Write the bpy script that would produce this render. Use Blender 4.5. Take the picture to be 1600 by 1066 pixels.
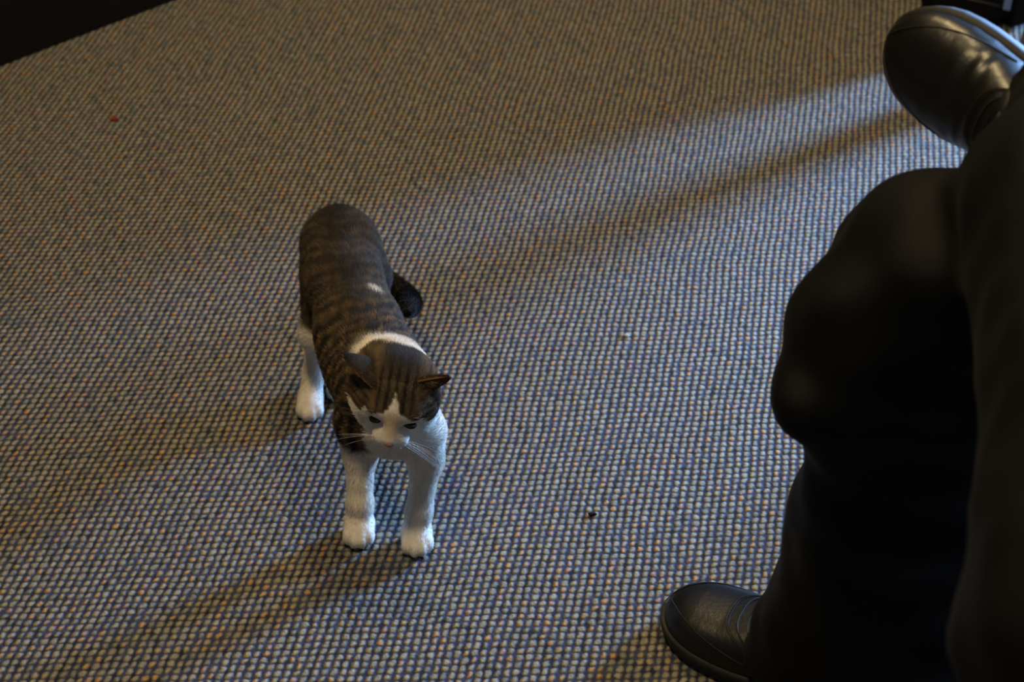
import bpy, math, random
import numpy as np
from mathutils import Vector, Matrix

for o in list(bpy.data.objects):
    bpy.data.objects.remove(o, do_unlink=True)
scene = bpy.context.scene
COL = scene.collection
rng = np.random.default_rng(7)
random.seed(7)
V = lambda *a: np.array(a, dtype=float)

# ------------------------------------------------------------------ camera
F_PX = 2500.0
PITCH = math.radians(40.5)
CAM_H = 1.40
cd = bpy.data.cameras.new('camera')
cam = bpy.data.objects.new('camera', cd); COL.objects.link(cam)
cam.location = (0, 0, CAM_H)
cam.rotation_euler = (math.radians(90) - PITCH, 0, 0)
cd.sensor_width = 36.0; cd.lens = F_PX / 1600 * 36.0
cd.clip_start = 0.05
cd.dof.use_dof = True
cd.dof.focus_distance = 1.80
cd.dof.aperture_fstop = 5.0
scene.camera = cam

# ------------------------------------------------------------------ light, exposure
w = bpy.data.worlds.new('world'); scene.world = w; w.use_nodes = True
w.node_tree.nodes['Background'].inputs[0].default_value = (0.55, 0.62, 0.75, 1)
w.node_tree.nodes['Background'].inputs[1].default_value = 0.4
vs = scene.view_settings
vs.view_transform = 'Standard'; vs.look = 'None'; vs.gamma = 1.0
vs.use_curve_mapping = False
vs.exposure = 0.1
WIN = V(3.2, 3.85, 1.03); WIN_W, WIN_H = 0.62, 0.75
def area(name, loc, aim, sx, sy, power, col, shape='RECTANGLE'):
    l = bpy.data.lights.new(name, 'AREA'); l.shape = shape
    l.size = sx
    if shape == 'RECTANGLE': l.size_y = sy
    l.energy = power; l.color = col
    o = bpy.data.objects.new(name, l); COL.objects.link(o)
    o.location = loc
    d = Vector(aim) - Vector(loc)
    o.rotation_euler = d.to_track_quat('-Z', 'Y').to_euler()
    return o
area('window_daylight', tuple(WIN - V(0.03, 0, 0)), tuple(WIN - V(1, 0, 0)), WIN_W * 0.94, WIN_H * 0.94, 1350, (0.28, 0.53, 1.0))
LAMPS = [(-0.42, 1.22, 2.5), (0.25, 2.6, 2.5), (-0.9, -0.9, 2.5)]
LAMP_W = [27, 34, 2]

# ------------------------------------------------------------------ helpers
def tag(o, label=None, cat=None, group=None, kind=None):
    if label: o['label'] = label
    if cat: o['category'] = cat
    if group: o['group'] = group
    if kind: o['kind'] = kind
    return o

def empty(name, loc, label, cat, group=None):
    o = bpy.data.objects.new(name, None); COL.objects.link(o)
    o.location = tuple(loc); o.empty_display_size = 0.05
    return tag(o, label, cat, group)

def mesh_obj(name, verts, faces, mat, parent=None, origin=None, smooth=True, base=None):
    """verts in world space; base = world position of the parent chain's origin"""
    verts = np.asarray(verts, dtype=float)
    if base is None: base = V(0, 0, 0) if origin is None else np.asarray(origin, float)
    me = bpy.data.meshes.new(name)
    me.from_pydata([tuple(v) for v in (verts - base)], [], [tuple(int(i) for i in f) for f in faces])
    me.update()
    if smooth: me.polygons.foreach_set('use_smooth', [True] * len(me.polygons))
    if mat: me.materials.append(mat)
    o = bpy.data.objects.new(name, me); COL.objects.link(o)
    if parent is not None: o.parent = parent
    elif origin is not None: o.location = tuple(origin)
    return o

class MB:
    """collects simple shapes, in world space"""
    def __init__(s): s.v = []; s.f = []
    def add(s, vs, fs):
        n = len(s.v); s.v.extend([tuple(v) for v in vs]); s.f.extend([tuple(i + n for i in f) for f in fs]); return s
    def box(s, lo, hi, rz=0.0, bev=0.0, top=None):
        lo = V(*lo); hi = V(*hi); c = (lo + hi) / 2; h = (hi - lo) / 2
        b = min(bev, *(h * 0.9)) if bev else 0
        R = np.array([[math.cos(rz), -math.sin(rz), 0], [math.sin(rz), math.cos(rz), 0], [0, 0, 1]])
        if not b:
            vs = [V(x, y, z) * h for z in (-1, 1) for x, y in ((-1, -1), (1, -1), (1, 1), (-1, 1))]
            fs = [(3, 2, 1, 0), (4, 5, 6, 7), (0, 1, 5, 4), (1, 2, 6, 5), (2, 3, 7, 6), (3, 0, 4, 7)]
            return s.add([R @ v + c for v in vs], fs)
        # rounded box from rings
        rings = []
        prof = [(-1, b), (-1 + 0, 0)]
        k = 5
        zs = []
        for i in range(k + 1):
            a = math.pi / 2 * i / k
            zs.append((-h[2] + b - b * math.cos(a) , b - b * math.sin(a)))
        zs += [(-z, i) for z, i in reversed(zs)]
        for z, ins in zs:
            ring = []
            for cx, cy, a0 in ((1, 1, 0), (-1, 1, 90), (-1, -1, 180), (1, -1, 270)):
                for i in range(k + 1):
                    a = math.radians(a0 + 90 * i / k)
                    ring.append(V(cx * (h[0] - b) + (b - ins) * math.cos(a), cy * (h[1] - b) + (b - ins) * math.sin(a), z))
            rings.append(ring)
        n = len(rings[0]); vs = [R @ v + c for r in rings for v in r]; fs = []
        for i in range(len(rings) - 1):
            for j in range(n):
                fs.append((i * n + j, i * n + (j + 1) % n, (i + 1) * n + (j + 1) % n, (i + 1) * n + j))
        fs.append(tuple(range(n - 1, -1, -1))); fs.append(tuple(range((len(rings) - 1) * n, len(rings) * n)))
        return s.add(vs, fs)
    def tube(s, pts, rad, n=8, cap=True):
        pts = [np.asarray(p, float) for p in pts]; m = len(pts)
        rad = [rad] * m if np.isscalar(rad) else rad
        up = None; vs = []
        for i, p in enumerate(pts):
            t = pts[min(i + 1, m - 1)] - pts[max(i - 1, 0)]; t = t / (np.linalg.norm(t) + 1e-12)
            if up is None:
                a = V(0, 0, 1) if abs(t[2]) < 0.9 else V(1, 0, 0)
                up = np.cross(t, a)
            up = up - t * (up @ t); up /= np.linalg.norm(up) + 1e-12
            sd = np.cross(t, up)
            for j in range(n):
                a = 2 * math.pi * j / n
                vs.append(p + rad[i] * (math.cos(a) * up + math.sin(a) * sd))
        fs = [(i * n + j, i * n + (j + 1) % n, (i + 1) * n + (j + 1) % n, (i + 1) * n + j) for i in range(m - 1) for j in range(n)]
        if cap:
            fs.append(tuple(range(n - 1, -1, -1))); fs.append(tuple(range((m - 1) * n, m * n)))
        return s.add(vs, fs)
    def ball(s, c, r, n=12, ax=None):
        c = np.asarray(c, float); r = np.full(3, r) if np.isscalar(r) else np.asarray(r, float)
        ax = np.eye(3) if ax is None else np.asarray(ax, float)   # rows = local axes in world
        vs = [c + ax[2] * r[2]]; fs = []
        for i in range(1, n):
            a = math.pi * i / n
            for j in range(2 * n):
                b = math.pi * j / n
                l = V(math.sin(a) * math.cos(b), math.sin(a) * math.sin(b), math.cos(a)) * r
                vs.append(c + l @ ax)
        vs.append(c - ax[2] * r[2]); m = 2 * n
        for j in range(m): fs.append((0, 1 + j, 1 + (j + 1) % m))
        for i in range(n - 2):
            for j in range(m):
                fs.append((1 + i * m + j, 1 + (i + 1) * m + j, 1 + (i + 1) * m + (j + 1) % m, 1 + i * m + (j + 1) % m))
        e = len(vs) - 1
        for j in range(m): fs.append((e, 1 + (n - 2) * m + (j + 1) % m, 1 + (n - 2) * m + j))
        return s.add(vs, fs)
    def build(s, name, mat, parent=None, base=None, smooth=True, origin=None):
        return mesh_obj(name, s.v, s.f, mat, parent, origin, smooth, base)

def spline(ctrl, n):
    """Catmull-Rom through control points"""
    c = np.asarray(ctrl, float); m = len(c)
    ext = np.vstack([2 * c[0] - c[1], c, 2 * c[-1] - c[-2]]); out = []
    for i in np.linspace(0, m - 1, n):
        k = min(int(i), m - 2); t = i - k
        p0, p1, p2, p3 = ext[k], ext[k + 1], ext[k + 2], ext[k + 3]
        out.append(0.5 * ((2 * p1) + (-p0 + p2) * t + (2 * p0 - 5 * p1 + 4 * p2 - p3) * t**2 + (-p0 + 3 * p1 - 3 * p2 + p3) * t**3))
    return np.array(out)

def nrm(v):
    v = np.asarray(v, float); return v / (np.linalg.norm(v, axis=-1, keepdims=True) + 1e-12)

def wob(P, freq, seed, octs=3):
    """smooth pseudo noise, about -1..1, vectorised"""
    r = np.random.default_rng(seed); out = 0; amp = 1; tot = 0
    for _ in range(octs):
        s = 0
        for _ in range(5):
            d = nrm(r.normal(size=3)) * freq * r.uniform(0.7, 1.3)
            s = s + np.sin(P @ d * 2 * math.pi + r.uniform(0, 6.28))
        out = out + amp * s / 2.6; tot += amp; amp *= 0.5; freq *= 2.1
    return out / tot

# ---- smooth-union distance fields turned into one continuous mesh
class Field:
    def __init__(s, lo, hi, h):
        s.lo = V(*lo); s.h = h; s.n = np.ceil((V(*hi) - s.lo) / h).astype(int) + 1
        s.F = np.full(s.n, 1.0, dtype=np.float32)
        s.ax = [s.lo[i] + h * np.arange(s.n[i]) for i in range(3)]
    def _sub(s, lo, hi):
        a = np.clip(np.floor((lo - s.lo) / s.h).astype(int), 0, s.n - 1)
        b = np.clip(np.ceil((hi - s.lo) / s.h).astype(int) + 1, 1, s.n)
        sl = tuple(slice(a[i], b[i]) for i in range(3))
        g = np.meshgrid(*[s.ax[i][sl[i]] for i in range(3)], indexing='ij')
        return sl, np.stack(g, -1)
    def _mix(s, sl, d, k, sub):
        a = s.F[sl]
        if sub:
            d = -d; h = np.clip(0.5 - 0.5 * (a - d) / k, 0, 1)
            s.F[sl] = a * (1 - h) + d * h + k * h * (1 - h)
        else:
            h = np.clip(0.5 + 0.5 * (a - d) / k, 0, 1)
            s.F[sl] = a * (1 - h) + d * h - k * h * (1 - h)
    def cone(s, a, b, ra, rb, k=0.012, sub=False, flat=None):
        a = V(*a); b = V(*b); m = max(ra, rb) + 0.03 + k
        sl, P = s._sub(np.minimum(a, b) - m, np.maximum(a, b) + m)
        ab = b - a; t = np.clip(((P - a) @ ab) / (ab @ ab + 1e-12), 0, 1)
        q = P - a - t[..., None] * ab
        if flat is not None:
            n, sc = flat; n = nrm(n); q = q + (q @ n)[..., None] * n * (1 / sc - 1)
        s._mix(sl, np.linalg.norm(q, axis=-1) - (ra + (rb - ra) * t), k, sub); return s
    def chain(s, pts, rad, k=0.012):
        for i in range(len(pts) - 1): s.cone(pts[i], pts[i + 1], rad[i], rad[i + 1], k)
        return s
    def ell(s, c, r, ax=None, k=0.012, sub=False):
        c = V(*c); r = np.full(3, r) if np.isscalar(r) else V(*r); ax = np.eye(3) if ax is None else np.asarray(ax)
        m = max(r) + 0.03 + k
        sl, P = s._sub(c - m, c + m)
        q = (P - c) @ ax.T
        k0 = np.linalg.norm(q / r, axis=-1); k1 = np.linalg.norm(q / (r * r), axis=-1) + 1e-9
        s._mix(sl, k0 * (k0 - 1) / k1, k, sub); return s
    def mesh(s):
        F = s.F; ins = F < 0; n = s.n
        c = [ins[i:n[0] - 1 + i, j:n[1] - 1 + j, k:n[2] - 1 + k] for i in (0, 1) for j in (0, 1) for k in (0, 1)]
        cnt = sum(x.astype(np.int8) for x in c)
        act = np.argwhere((cnt > 0) & (cnt < 8))
        idx = np.full(n - 1, -1, dtype=np.int64); idx[tuple(act.T)] = np.arange(len(act))
        pos = np.zeros((len(act), 3)); num = np.zeros(len(act))
        cor = [(i, j, k) for i in (0, 1) for j in (0, 1) for k in (0, 1)]
        for a in cor:
            for d in range(3):
                if a[d]: continue
                b = list(a); b[d] = 1
                fa = F[tuple((act + a).T)]; fb = F[tuple((act + b).T)]
                m = (fa < 0) != (fb < 0)
                t = np.where(m, fa / np.where(m, fa - fb, 1), 0)
                p = np.array(a, float)[None] + t[:, None] * (np.array(b) - np.array(a))[None]
                pos += p * m[:, None]; num += m
        verts = s.lo + s.h * (act + pos / num[:, None])
        faces = []
        for d in range(3):
            e, f_ = (d + 1) % 3, (d + 2) % 3
            sa = [slice(None)] * 3; sb = [slice(None)] * 3
            sa[d] = slice(0, n[d] - 1); sb[d] = slice(1, n[d])
            ch = ins[tuple(sa)] != ins[tuple(sb)]
            I = np.argwhere(ch)
            I = I[(I[:, e] > 0) & (I[:, f_] > 0) & (I[:, e] < n[e] - 1) & (I[:, f_] < n[f_] - 1)]
            o_e = np.zeros(3, int); o_e[e] = 1; o_f = np.zeros(3, int); o_f[f_] = 1
            q = np.stack([idx[tuple((I - o_e - o_f).T)], idx[tuple((I - o_f).T)], idx[tuple(I.T)], idx[tuple((I - o_e).T)]], 1)
            flip = ~ins[tuple(I.T)]
            q[flip] = q[flip][:, ::-1]
            faces.append(q)
        return verts, np.vstack(faces)

def smooth_mesh(v, f, it=2, lam=0.5):
    e = np.vstack([f[:, [0, 1]], f[:, [1, 2]], f[:, [2, 3]], f[:, [3, 0]]]); e = np.vstack([e, e[:, ::-1]])
    deg = np.bincount(e[:, 0], minlength=len(v))[:, None]
    for i in range(it):
        for l in (lam, -lam * 1.03):
            s = np.zeros_like(v)
            for d in range(3): s[:, d] = np.bincount(e[:, 0], v[e[:, 1], d], minlength=len(v))
            v = v + l * (s / np.maximum(deg, 1) - v)
    return v

def vnormals(v, f):
    n = np.cross(v[f[:, 2]] - v[f[:, 0]], v[f[:, 3]] - v[f[:, 1]])
    out = np.zeros_like(v)
    for c in range(4):
        for d in range(3): out[:, d] += np.bincount(f[:, c], n[:, d], minlength=len(v))
    return nrm(out)

# ------------------------------------------------------------------ materials
def new_mat(name):
    m = bpy.data.materials.new(name); m.use_nodes = True
    nt = m.node_tree; b = nt.nodes['Principled BSDF']
    return m, nt, b
def lk(nt, a, b): nt.links.new(a, b)
def plain(name, col, rough=0.6, spec=0.5, metal=0.0, noise=0.0, nscale=60.0, bump=0.0, bscale=200.0, coat=0.0):
    m, nt, b = new_mat(name)
    b.inputs['Base Color'].default_value = (*col, 1); b.inputs['Roughness'].default_value = rough
    b.inputs['Specular IOR Level'].default_value = spec; b.inputs['Metallic'].default_value = metal
    b.inputs['Coat Weight'].default_value = coat
    tc = nt.nodes.new('ShaderNodeTexCoord')
    if noise:
        n = nt.nodes.new('ShaderNodeTexNoise'); n.inputs['Scale'].default_value = nscale; n.inputs['Detail'].default_value = 4
        lk(nt, tc.outputs['Object'], n.inputs['Vector'])
        mx = nt.nodes.new('ShaderNodeMix'); mx.data_type = 'RGBA'
        mx.inputs[6].default_value = (*[c * (1 - noise) for c in col], 1); mx.inputs[7].default_value = (*[min(1, c * (1 + noise)) for c in col], 1)
        lk(nt, n.outputs['Fac'], mx.inputs[0]); lk(nt, mx.outputs[2], b.inputs['Base Color'])
    if bump:
        n = nt.nodes.new('ShaderNodeTexNoise'); n.inputs['Scale'].default_value = bscale; n.inputs['Detail'].default_value = 3
        lk(nt, tc.outputs['Object'], n.inputs['Vector'])
        bp = nt.nodes.new('ShaderNodeBump'); bp.inputs['Strength'].default_value = bump; bp.inputs['Distance'].default_value = 0.002
        lk(nt, n.outputs['Fac'], bp.inputs['Height']); lk(nt, bp.outputs[0], b.inputs['Normal'])
    return m

def attr_mat(name, attr, rough=0.7, spec=0.2):
    m, nt, b = new_mat(name)
    a = nt.nodes.new('ShaderNodeAttribute'); a.attribute_name = attr
    lk(nt, a.outputs['Color'], b.inputs['Base Color'])
    b.inputs['Roughness'].default_value = rough; b.inputs['Specular IOR Level'].default_value = spec
    return m

CELL = 0.0098
CARPET_ROT = 0.0
SKEW = -0.25      # rows lie a little oblique to the columns
def carpet_material():
    m, nt, b = new_mat('loop_carpet')
    N = nt.nodes.new
    def math_(op, a, c=None, clamp=False):
        n = N('ShaderNodeMath'); n.operation = op; n.use_clamp = clamp
        for i, x in enumerate((a, c)):
            if x is None: continue
            if isinstance(x, (int, float)): n.inputs[i].default_value = x
            else: lk(nt, x, n.inputs[i])
        return n.outputs[0]
    tc = N('ShaderNodeTexCoord')
    mp = N('ShaderNodeMapping'); mp.inputs['Rotation'].default_value = (0, 0, CARPET_ROT)
    mp.inputs['Scale'].default_value = (1 / CELL, 1 / CELL, 1)
    lk(nt, tc.outputs['Object'], mp.inputs['Vector'])
    # slow waviness of the rows
    nz = N('ShaderNodeTexNoise'); nz.inputs['Scale'].default_value = 0.05; nz.inputs['Detail'].default_value = 2
    lk(nt, mp.outputs[0], nz.inputs['Vector'])
    nz2 = N('ShaderNodeTexNoise'); nz2.inputs['Scale'].default_value = 0.9; nz2.inputs['Detail'].default_value = 1
    lk(nt, mp.outputs[0], nz2.inputs['Vector'])
    def off(n, k):
        s = N('ShaderNodeVectorMath'); s.operation = 'SUBTRACT'; s.inputs[1].default_value = (0.5, 0.5, 0.5); lk(nt, n.outputs['Color'], s.inputs[0])
        g = N('ShaderNodeVectorMath'); g.operation = 'SCALE'; g.inputs['Scale'].default_value = k; lk(nt, s.outputs[0], g.inputs[0]); return g.outputs[0]
    ad = N('ShaderNodeVectorMath'); lk(nt, mp.outputs[0], ad.inputs[0]); lk(nt, off(nz, 1.3), ad.inputs[1])
    ad2 = N('ShaderNodeVectorMath'); lk(nt, ad.outputs[0], ad2.inputs[0]); lk(nt, off(nz2, 0.5), ad2.inputs[1])
    sp = N('ShaderNodeSeparateXYZ'); lk(nt, ad2.outputs[0], sp.inputs[0])
    u, v = sp.outputs[0], math_('ADD', sp.outputs[1], math_('MULTIPLY', sp.outputs[0], SKEW))
    # raised loop at each lattice point, dark recess in the middle of four
    def near_int(x): return math_('ABSOLUTE', math_('SUBTRACT', math_('FRACT', math_('ADD', x, 0.5)), 0.5))
    def cellrand(uo, vo):
        c = N('ShaderNodeCombineXYZ'); lk(nt, math_('FLOOR', math_('ADD', u, uo)), c.inputs[0]); lk(nt, math_('FLOOR', math_('ADD', v, vo)), c.inputs[1])
        wn = N('ShaderNodeTexWhiteNoise'); wn.noise_dimensions = '2D'; lk(nt, c.outputs[0], wn.inputs['Vector']); return wn
    r_dark = cellrand(0, 0); r_loop = cellrand(0.5, 0.5)
    e = math_('SQRT', math_('ADD', math_('POWER', math_('DIVIDE', near_int(u), 0.42), 2.0), math_('POWER', math_('DIVIDE', near_int(v), 0.54), 2.0)))
    mr = N('ShaderNodeMapRange'); mr.interpolation_type = 'SMOOTHSTEP'
    lk(nt, math_('ADD', e, math_('MULTIPLY', r_loop.outputs['Value'], 0.22)), mr.inputs[0]); mr.inputs[1].default_value = 1.32; mr.inputs[2].default_value = 0.38
    light = mr.outputs[0]
    # yarn hues of the raised loops
    cr = N('ShaderNodeValToRGB'); cr.color_ramp.interpolation = 'CONSTANT'
    cols = [(0.0, (0.206, 0.188, 0.138)), (0.30, (0.255, 0.232, 0.172)), (0.50, (0.166, 0.160, 0.126)), (0.62, (0.262, 0.220, 0.143)),
            (0.74, (0.262, 0.212, 0.098)), (0.82, (0.345, 0.215, 0.090)), (0.89, (0.300, 0.198, 0.136)), (0.94, (0.184, 0.188, 0.126))]
    el = cr.color_ramp.elements
    el[0].position = cols[0][0]; el[0].color = (*cols[0][1], 1)
    el[1].position = cols[1][0]; el[1].color = (*cols[1][1], 1)
    for p, c in cols[2:]:
        x = el.new(p); x.color = (*c, 1)
    lk(nt, r_loop.outputs['Value'], cr.inputs[0])
    cr2 = N('ShaderNodeValToRGB')
    e2 = cr2.color_ramp.elements
    e2[0].color = (0.014, 0.015, 0.025, 1); e2[1].color = (0.038, 0.044, 0.080, 1)
    lk(nt, r_dark.outputs['Value'], cr2.inputs[0])
    mx = N('ShaderNodeMix'); mx.data_type = 'RGBA'
    lk(nt, light, mx.inputs[0]); lk(nt, cr2.outputs[0], mx.inputs[6]); lk(nt, cr.outputs[0], mx.inputs[7])
    # fine fibre variation
    nf = N('ShaderNodeTexNoise'); nf.inputs['Scale'].default_value = 3.0; nf.inputs['Detail'].default_value = 3; lk(nt, mp.outputs[0], nf.inputs['Vector'])
    mf = N('ShaderNodeMapRange'); lk(nt, nf.outputs['Fac'], mf.inputs[0]); mf.inputs[1].default_value = 0.25; mf.inputs[2].default_value = 0.75; mf.inputs[3].default_value = 0.72; mf.inputs[4].default_value = 1.25
    ml = N('ShaderNodeMix'); ml.data_type = 'RGBA'; ml.blend_type = 'MULTIPLY'; ml.inputs[0].default_value = 1
    lk(nt, mx.outputs[2], ml.inputs[6]); lk(nt, mf.outputs[0], ml.inputs[7])
    lk(nt, ml.outputs[2], b.inputs['Base Color'])
    b.inputs['Roughness'].default_value = 0.9; b.inputs['Specular IOR Level'].default_value = 0.1
    bp = N('ShaderNodeBump'); bp.inputs['Strength'].default_value = 0.55; bp.inputs['Distance'].default_value = 0.0035
    hh = math_('ADD', light, math_('MULTIPLY', nf.outputs['Fac'], 0.35))
    lk(nt, hh, bp.inputs['Height']); lk(nt, bp.outputs[0], b.inputs['Normal'])
    return m
CARPET_ROT = math.radians(11.2)
M = dict(
    carpet=carpet_material(),
    plaster=plain('warm_plaster', (0.085, 0.060, 0.040), 0.9, noise=0.08, nscale=3),
    ceiling=plain('ceiling_paint', (0.20, 0.165, 0.125), 0.9, noise=0.03),
    frame=plain('painted_window_frame', (0.6, 0.58, 0.54), 0.5, noise=0.05),
    black_board=plain('black_laminate', (0.006, 0.006, 0.007), 0.75, 0.2, noise=0.2),
    black_fabric=plain('black_upholstery', (0.007, 0.007, 0.008), 0.9, 0.15, noise=0.2, bump=0.4, bscale=700),
    trousers=plain('black_trouser_cloth', (0.0022, 0.0025, 0.0030), 0.65, 0.12, noise=0.15, nscale=500, bump=0.25, bscale=900),
    jumper=plain('black_knit', (0.008, 0.008, 0.009), 0.9, 0.15, noise=0.2, bump=0.4, bscale=600),
    leather=plain('black_leather', (0.0050, 0.0052, 0.006), 0.36, 0.42, noise=0.2, nscale=40, bump=0.12, bscale=260),
    sole=plain('dark_rubber', (0.014, 0.014, 0.0135), 0.65, 0.3, noise=0.2, nscale=80),
    lace=plain('black_lace', (0.012, 0.012, 0.012), 0.7, 0.3, noise=0.2, nscale=900),
    thread=plain('grey_thread', (0.014, 0.0145, 0.015), 0.7, 0.2, noise=0.2, nscale=900),
    wood=plain('tan_wood', (0.23, 0.14, 0.07), 0.5, 0.4, noise=0.35, nscale=25),
    coat=attr_mat('coat_under', 'coat', 0.85, 0.1),
    fur=attr_mat('coat_fur', 'coat', 0.6, 0.25),
    nose=plain('pink_nose', (0.33, 0.155, 0.115), 0.45, 0.4, noise=0.15, nscale=400),
    eye=plain('dark_eye', (0.016, 0.013, 0.008), 0.28, 0.4, noise=0.3, nscale=300),
    lid=plain('eyelid_skin', (0.05, 0.03, 0.022), 0.6, 0.3, noise=0.2, nscale=400),
    whisker=plain('whisker_white', (0.85, 0.84, 0.80), 0.35, 0.5, noise=0.02),
    claw=plain('toe_crease', (0.30, 0.24, 0.18), 0.8, 0.1, noise=0.1),
    skin=plain('skin', (0.42, 0.24, 0.17), 0.55, 0.4, noise=0.08, nscale=80),
    hair=plain('dark_hair', (0.02, 0.014, 0.01), 0.6, 0.3, noise=0.3, nscale=120),
    paper=plain('pale_blue_tag', (0.16, 0.22, 0.42), 0.7, noise=0.1),
    metal=plain('black_metal', (0.010, 0.010, 0.011), 0.45, 0.4, noise=0.1),
    red_lint=plain('red_fluff', (0.16, 0.025, 0.022), 0.9, 0.1, noise=0.2),
    pale_lint=plain('pale_fluff', (0.34, 0.31, 0.27), 0.9, 0.1, noise=0.2),
    dark_lint=plain('dark_crumb', (0.012, 0.011, 0.010), 0.9, 0.1, noise=0.2),
    lampglass=None,
)
_tb = M['trousers'].node_tree.nodes['Principled BSDF']; _tb.inputs['Sheen Weight'].default_value = 0.012; _tb.inputs['Sheen Roughness'].default_value = 0.45
def emis(name, col, st):
    m, nt, b = new_mat(name)
    b.inputs['Base Color'].default_value = (0.8, 0.75, 0.65, 1)
    b.inputs['Emission Color'].default_value = (*col, 1); b.inputs['Emission Strength'].default_value = st
    return m
M['lampglass'] = emis('lit_lamp_glass', (1.0, 0.62, 0.28), 3.0)

# ------------------------------------------------------------------ room
X0, X1, Y0, Y1, ZC = -3.0, 3.2, -2.0, 5.2, 2.62
fl = mesh_obj('floor', [(X0, Y0, 0), (X1, Y0, 0), (X1, Y1, 0), (X0, Y1, 0)], [(0, 1, 2, 3)], M['carpet'], smooth=False); fl['kind'] = 'structure'
def wall(name, lo, hi, m='plaster'):
    o = MB().box(lo, hi).build(name, M[m], smooth=False); o['kind'] = 'structure'; return o
T = 0.12
wall('ceiling', (X0 - T, Y0 - T, ZC), (X1 + T, Y1 + T, ZC + T), 'ceiling')
wall('wall_left', (X0 - T, Y0 - T, 0), (X0, Y1 + T, ZC))
wall('wall_back', (X0, Y1, 0), (X1, Y1 + T, ZC))
wall('added_shade_wall', (1.95, 3.18, 0), (2.07, Y1, ZC))  # unseen stub wall, added to keep the window daylight off the far carpet
wall('wall_front', (X0, Y0 - T, 0), (X1, Y0, ZC))
wy0, wy1, wz0, wz1 = WIN[1] - WIN_W / 2, WIN[1] + WIN_W / 2, WIN[2] - WIN_H / 2, WIN[2] + WIN_H / 2
mb = MB().box((X1, Y0 - T, 0), (X1 + T, wy0, ZC)).box((X1, wy1, 0), (X1 + T, Y1 + T, ZC)).box((X1, wy0, 0), (X1 + T, wy1, wz0)).box((X1, wy0, wz1), (X1 + T, wy1, ZC))
o = mb.build('wall_right', M['plaster'], smooth=False); o['kind'] = 'structure'
wf = bpy.data.objects.new('window_1', None); COL.objects.link(wf); wf['kind'] = 'structure'; wf.location = (X1, WIN[1], wz0)
wb = V(X1, WIN[1], wz0)
for nm, lo, hi in (('jamb', (X1 + 0.01, wy0, wz0), (X1 + 0.09, wy0 + 0.03, wz1)), ('jamb', (X1 + 0.01, wy1 - 0.03, wz0), (X1 + 0.09, wy1, wz1)),
                   ('head_rail', (X1 + 0.01, wy0 + 0.03, wz1 - 0.03), (X1 + 0.09, wy1 - 0.03, wz1)), ('window_sill', (X1 - 0.06, wy0 - 0.04, wz0 - 0.03), (X1 + 0.09, wy1 + 0.04, wz0)),
                   ('mullion', (X1 + 0.03, WIN[1] - 0.015, wz0), (X1 + 0.07, WIN[1] + 0.015, wz1 - 0.03))):
    MB().box(lo, hi).build(nm, M['frame'], wf, base=wb, smooth=False)
for i, (lx, ly, lz) in enumerate(LAMPS):
    t = empty('ceiling_lamp', (lx, ly, ZC), ('round opal ceiling lamp above the cat', 'round opal ceiling lamp towards the far wall', 'round opal ceiling lamp behind the viewer')[i], 'lamp', 'opal ceiling lamps')
    b0 = V(lx, ly, ZC)
    MB().tube([(lx, ly, ZC), (lx, ly, ZC - 0.03)], 0.19, 28).build('rim', M['frame'], t, base=b0)
    MB().tube([(lx, ly, ZC - 0.03), (lx, ly, ZC - 0.06), (lx, ly, ZC - 0.085)], [0.175, 0.165, 0.12], 28).build('shade', M['lampglass'], t, base=b0)
    l = bpy.data.lights.new('lamp_light', 'AREA'); l.shape = 'DISK'; l.size = 0.34; l.energy = LAMP_W[i]; l.color = (1.0, 0.745, 0.37)
    lo_ = bpy.data.objects.new('lamp_light', l); COL.objects.link(lo_); lo_.location = (0, 0, -0.095); lo_.parent = t

# ------------------------------------------------------------------ the cat
CB = V(-0.185, 1.40, 0.0)                    # base of the cat on the carpet
# head frame: hx to the cat's left (picture right), hf out of the nose, hu up
HC = V(-0.126, 1.318, 0.203)
def head_frame(az, pitch, roll):
    az, pitch, roll = map(math.radians, (az, pitch, roll))
    f_ = V(math.sin(az) * math.cos(pitch), -math.cos(az) * math.cos(pitch), math.sin(pitch))
    x_ = nrm(np.cross(V(0, 0, 1), f_)) ; x_ = x_ if x_[0] > 0 else -x_
    u_ = np.cross(f_, x_); u_ = u_ if u_[2] > 0 else -u_
    x2 = math.cos(roll) * x_ + math.sin(roll) * u_; u2 = -math.sin(roll) * x_ + math.cos(roll) * u_
    return x2, f_, u2
HX, HF, HU = head_frame(-8, -20, -9)
HM = np.stack([HX, HF, HU])
def hp(x, f_, u): return HC + x * HX + f_ * HF + u * HU

SPINE = [V(-0.214, 1.588, 0.196), V(-0.203, 1.520, 0.192), V(-0.182, 1.450, 0.182), V(-0.160, 1.395, 0.178), V(-0.138, 1.345, 0.176)]
FLD = Field((-0.33, 1.16, -0.004), (-0.02, 1.68, 0.285), 0.0022)
FLD.chain([tuple(p) for p in SPINE], [0.041, 0.042, 0.045, 0.047, 0.046], 0.02)
FLD.ell((-0.215, 1.598, 0.190), (0.042, 0.040, 0.050), k=0.03)                  # rump
FLD.ell((-0.231, 1.556, 0.172), (0.018, 0.040, 0.046), k=0.02)                  # thigh, picture left
FLD.ell((-0.188, 1.572, 0.170), (0.020, 0.040, 0.048), k=0.02)                  # thigh, picture right
FLD.ell((-0.180, 1.440, 0.160), (0.040, 0.080, 0.042), k=0.03)                  # belly
FLD.ell((-0.136, 1.325, 0.150), (0.041, 0.038, 0.050), k=0.02)                  # chest
FLD.ell((-0.179, 1.350, 0.160), (0.017, 0.036, 0.054), k=0.025)                 # shoulder, picture left
FLD.ell((-0.108, 1.335, 0.158), (0.016, 0.036, 0.052), k=0.025)                 # shoulder, picture right
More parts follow.
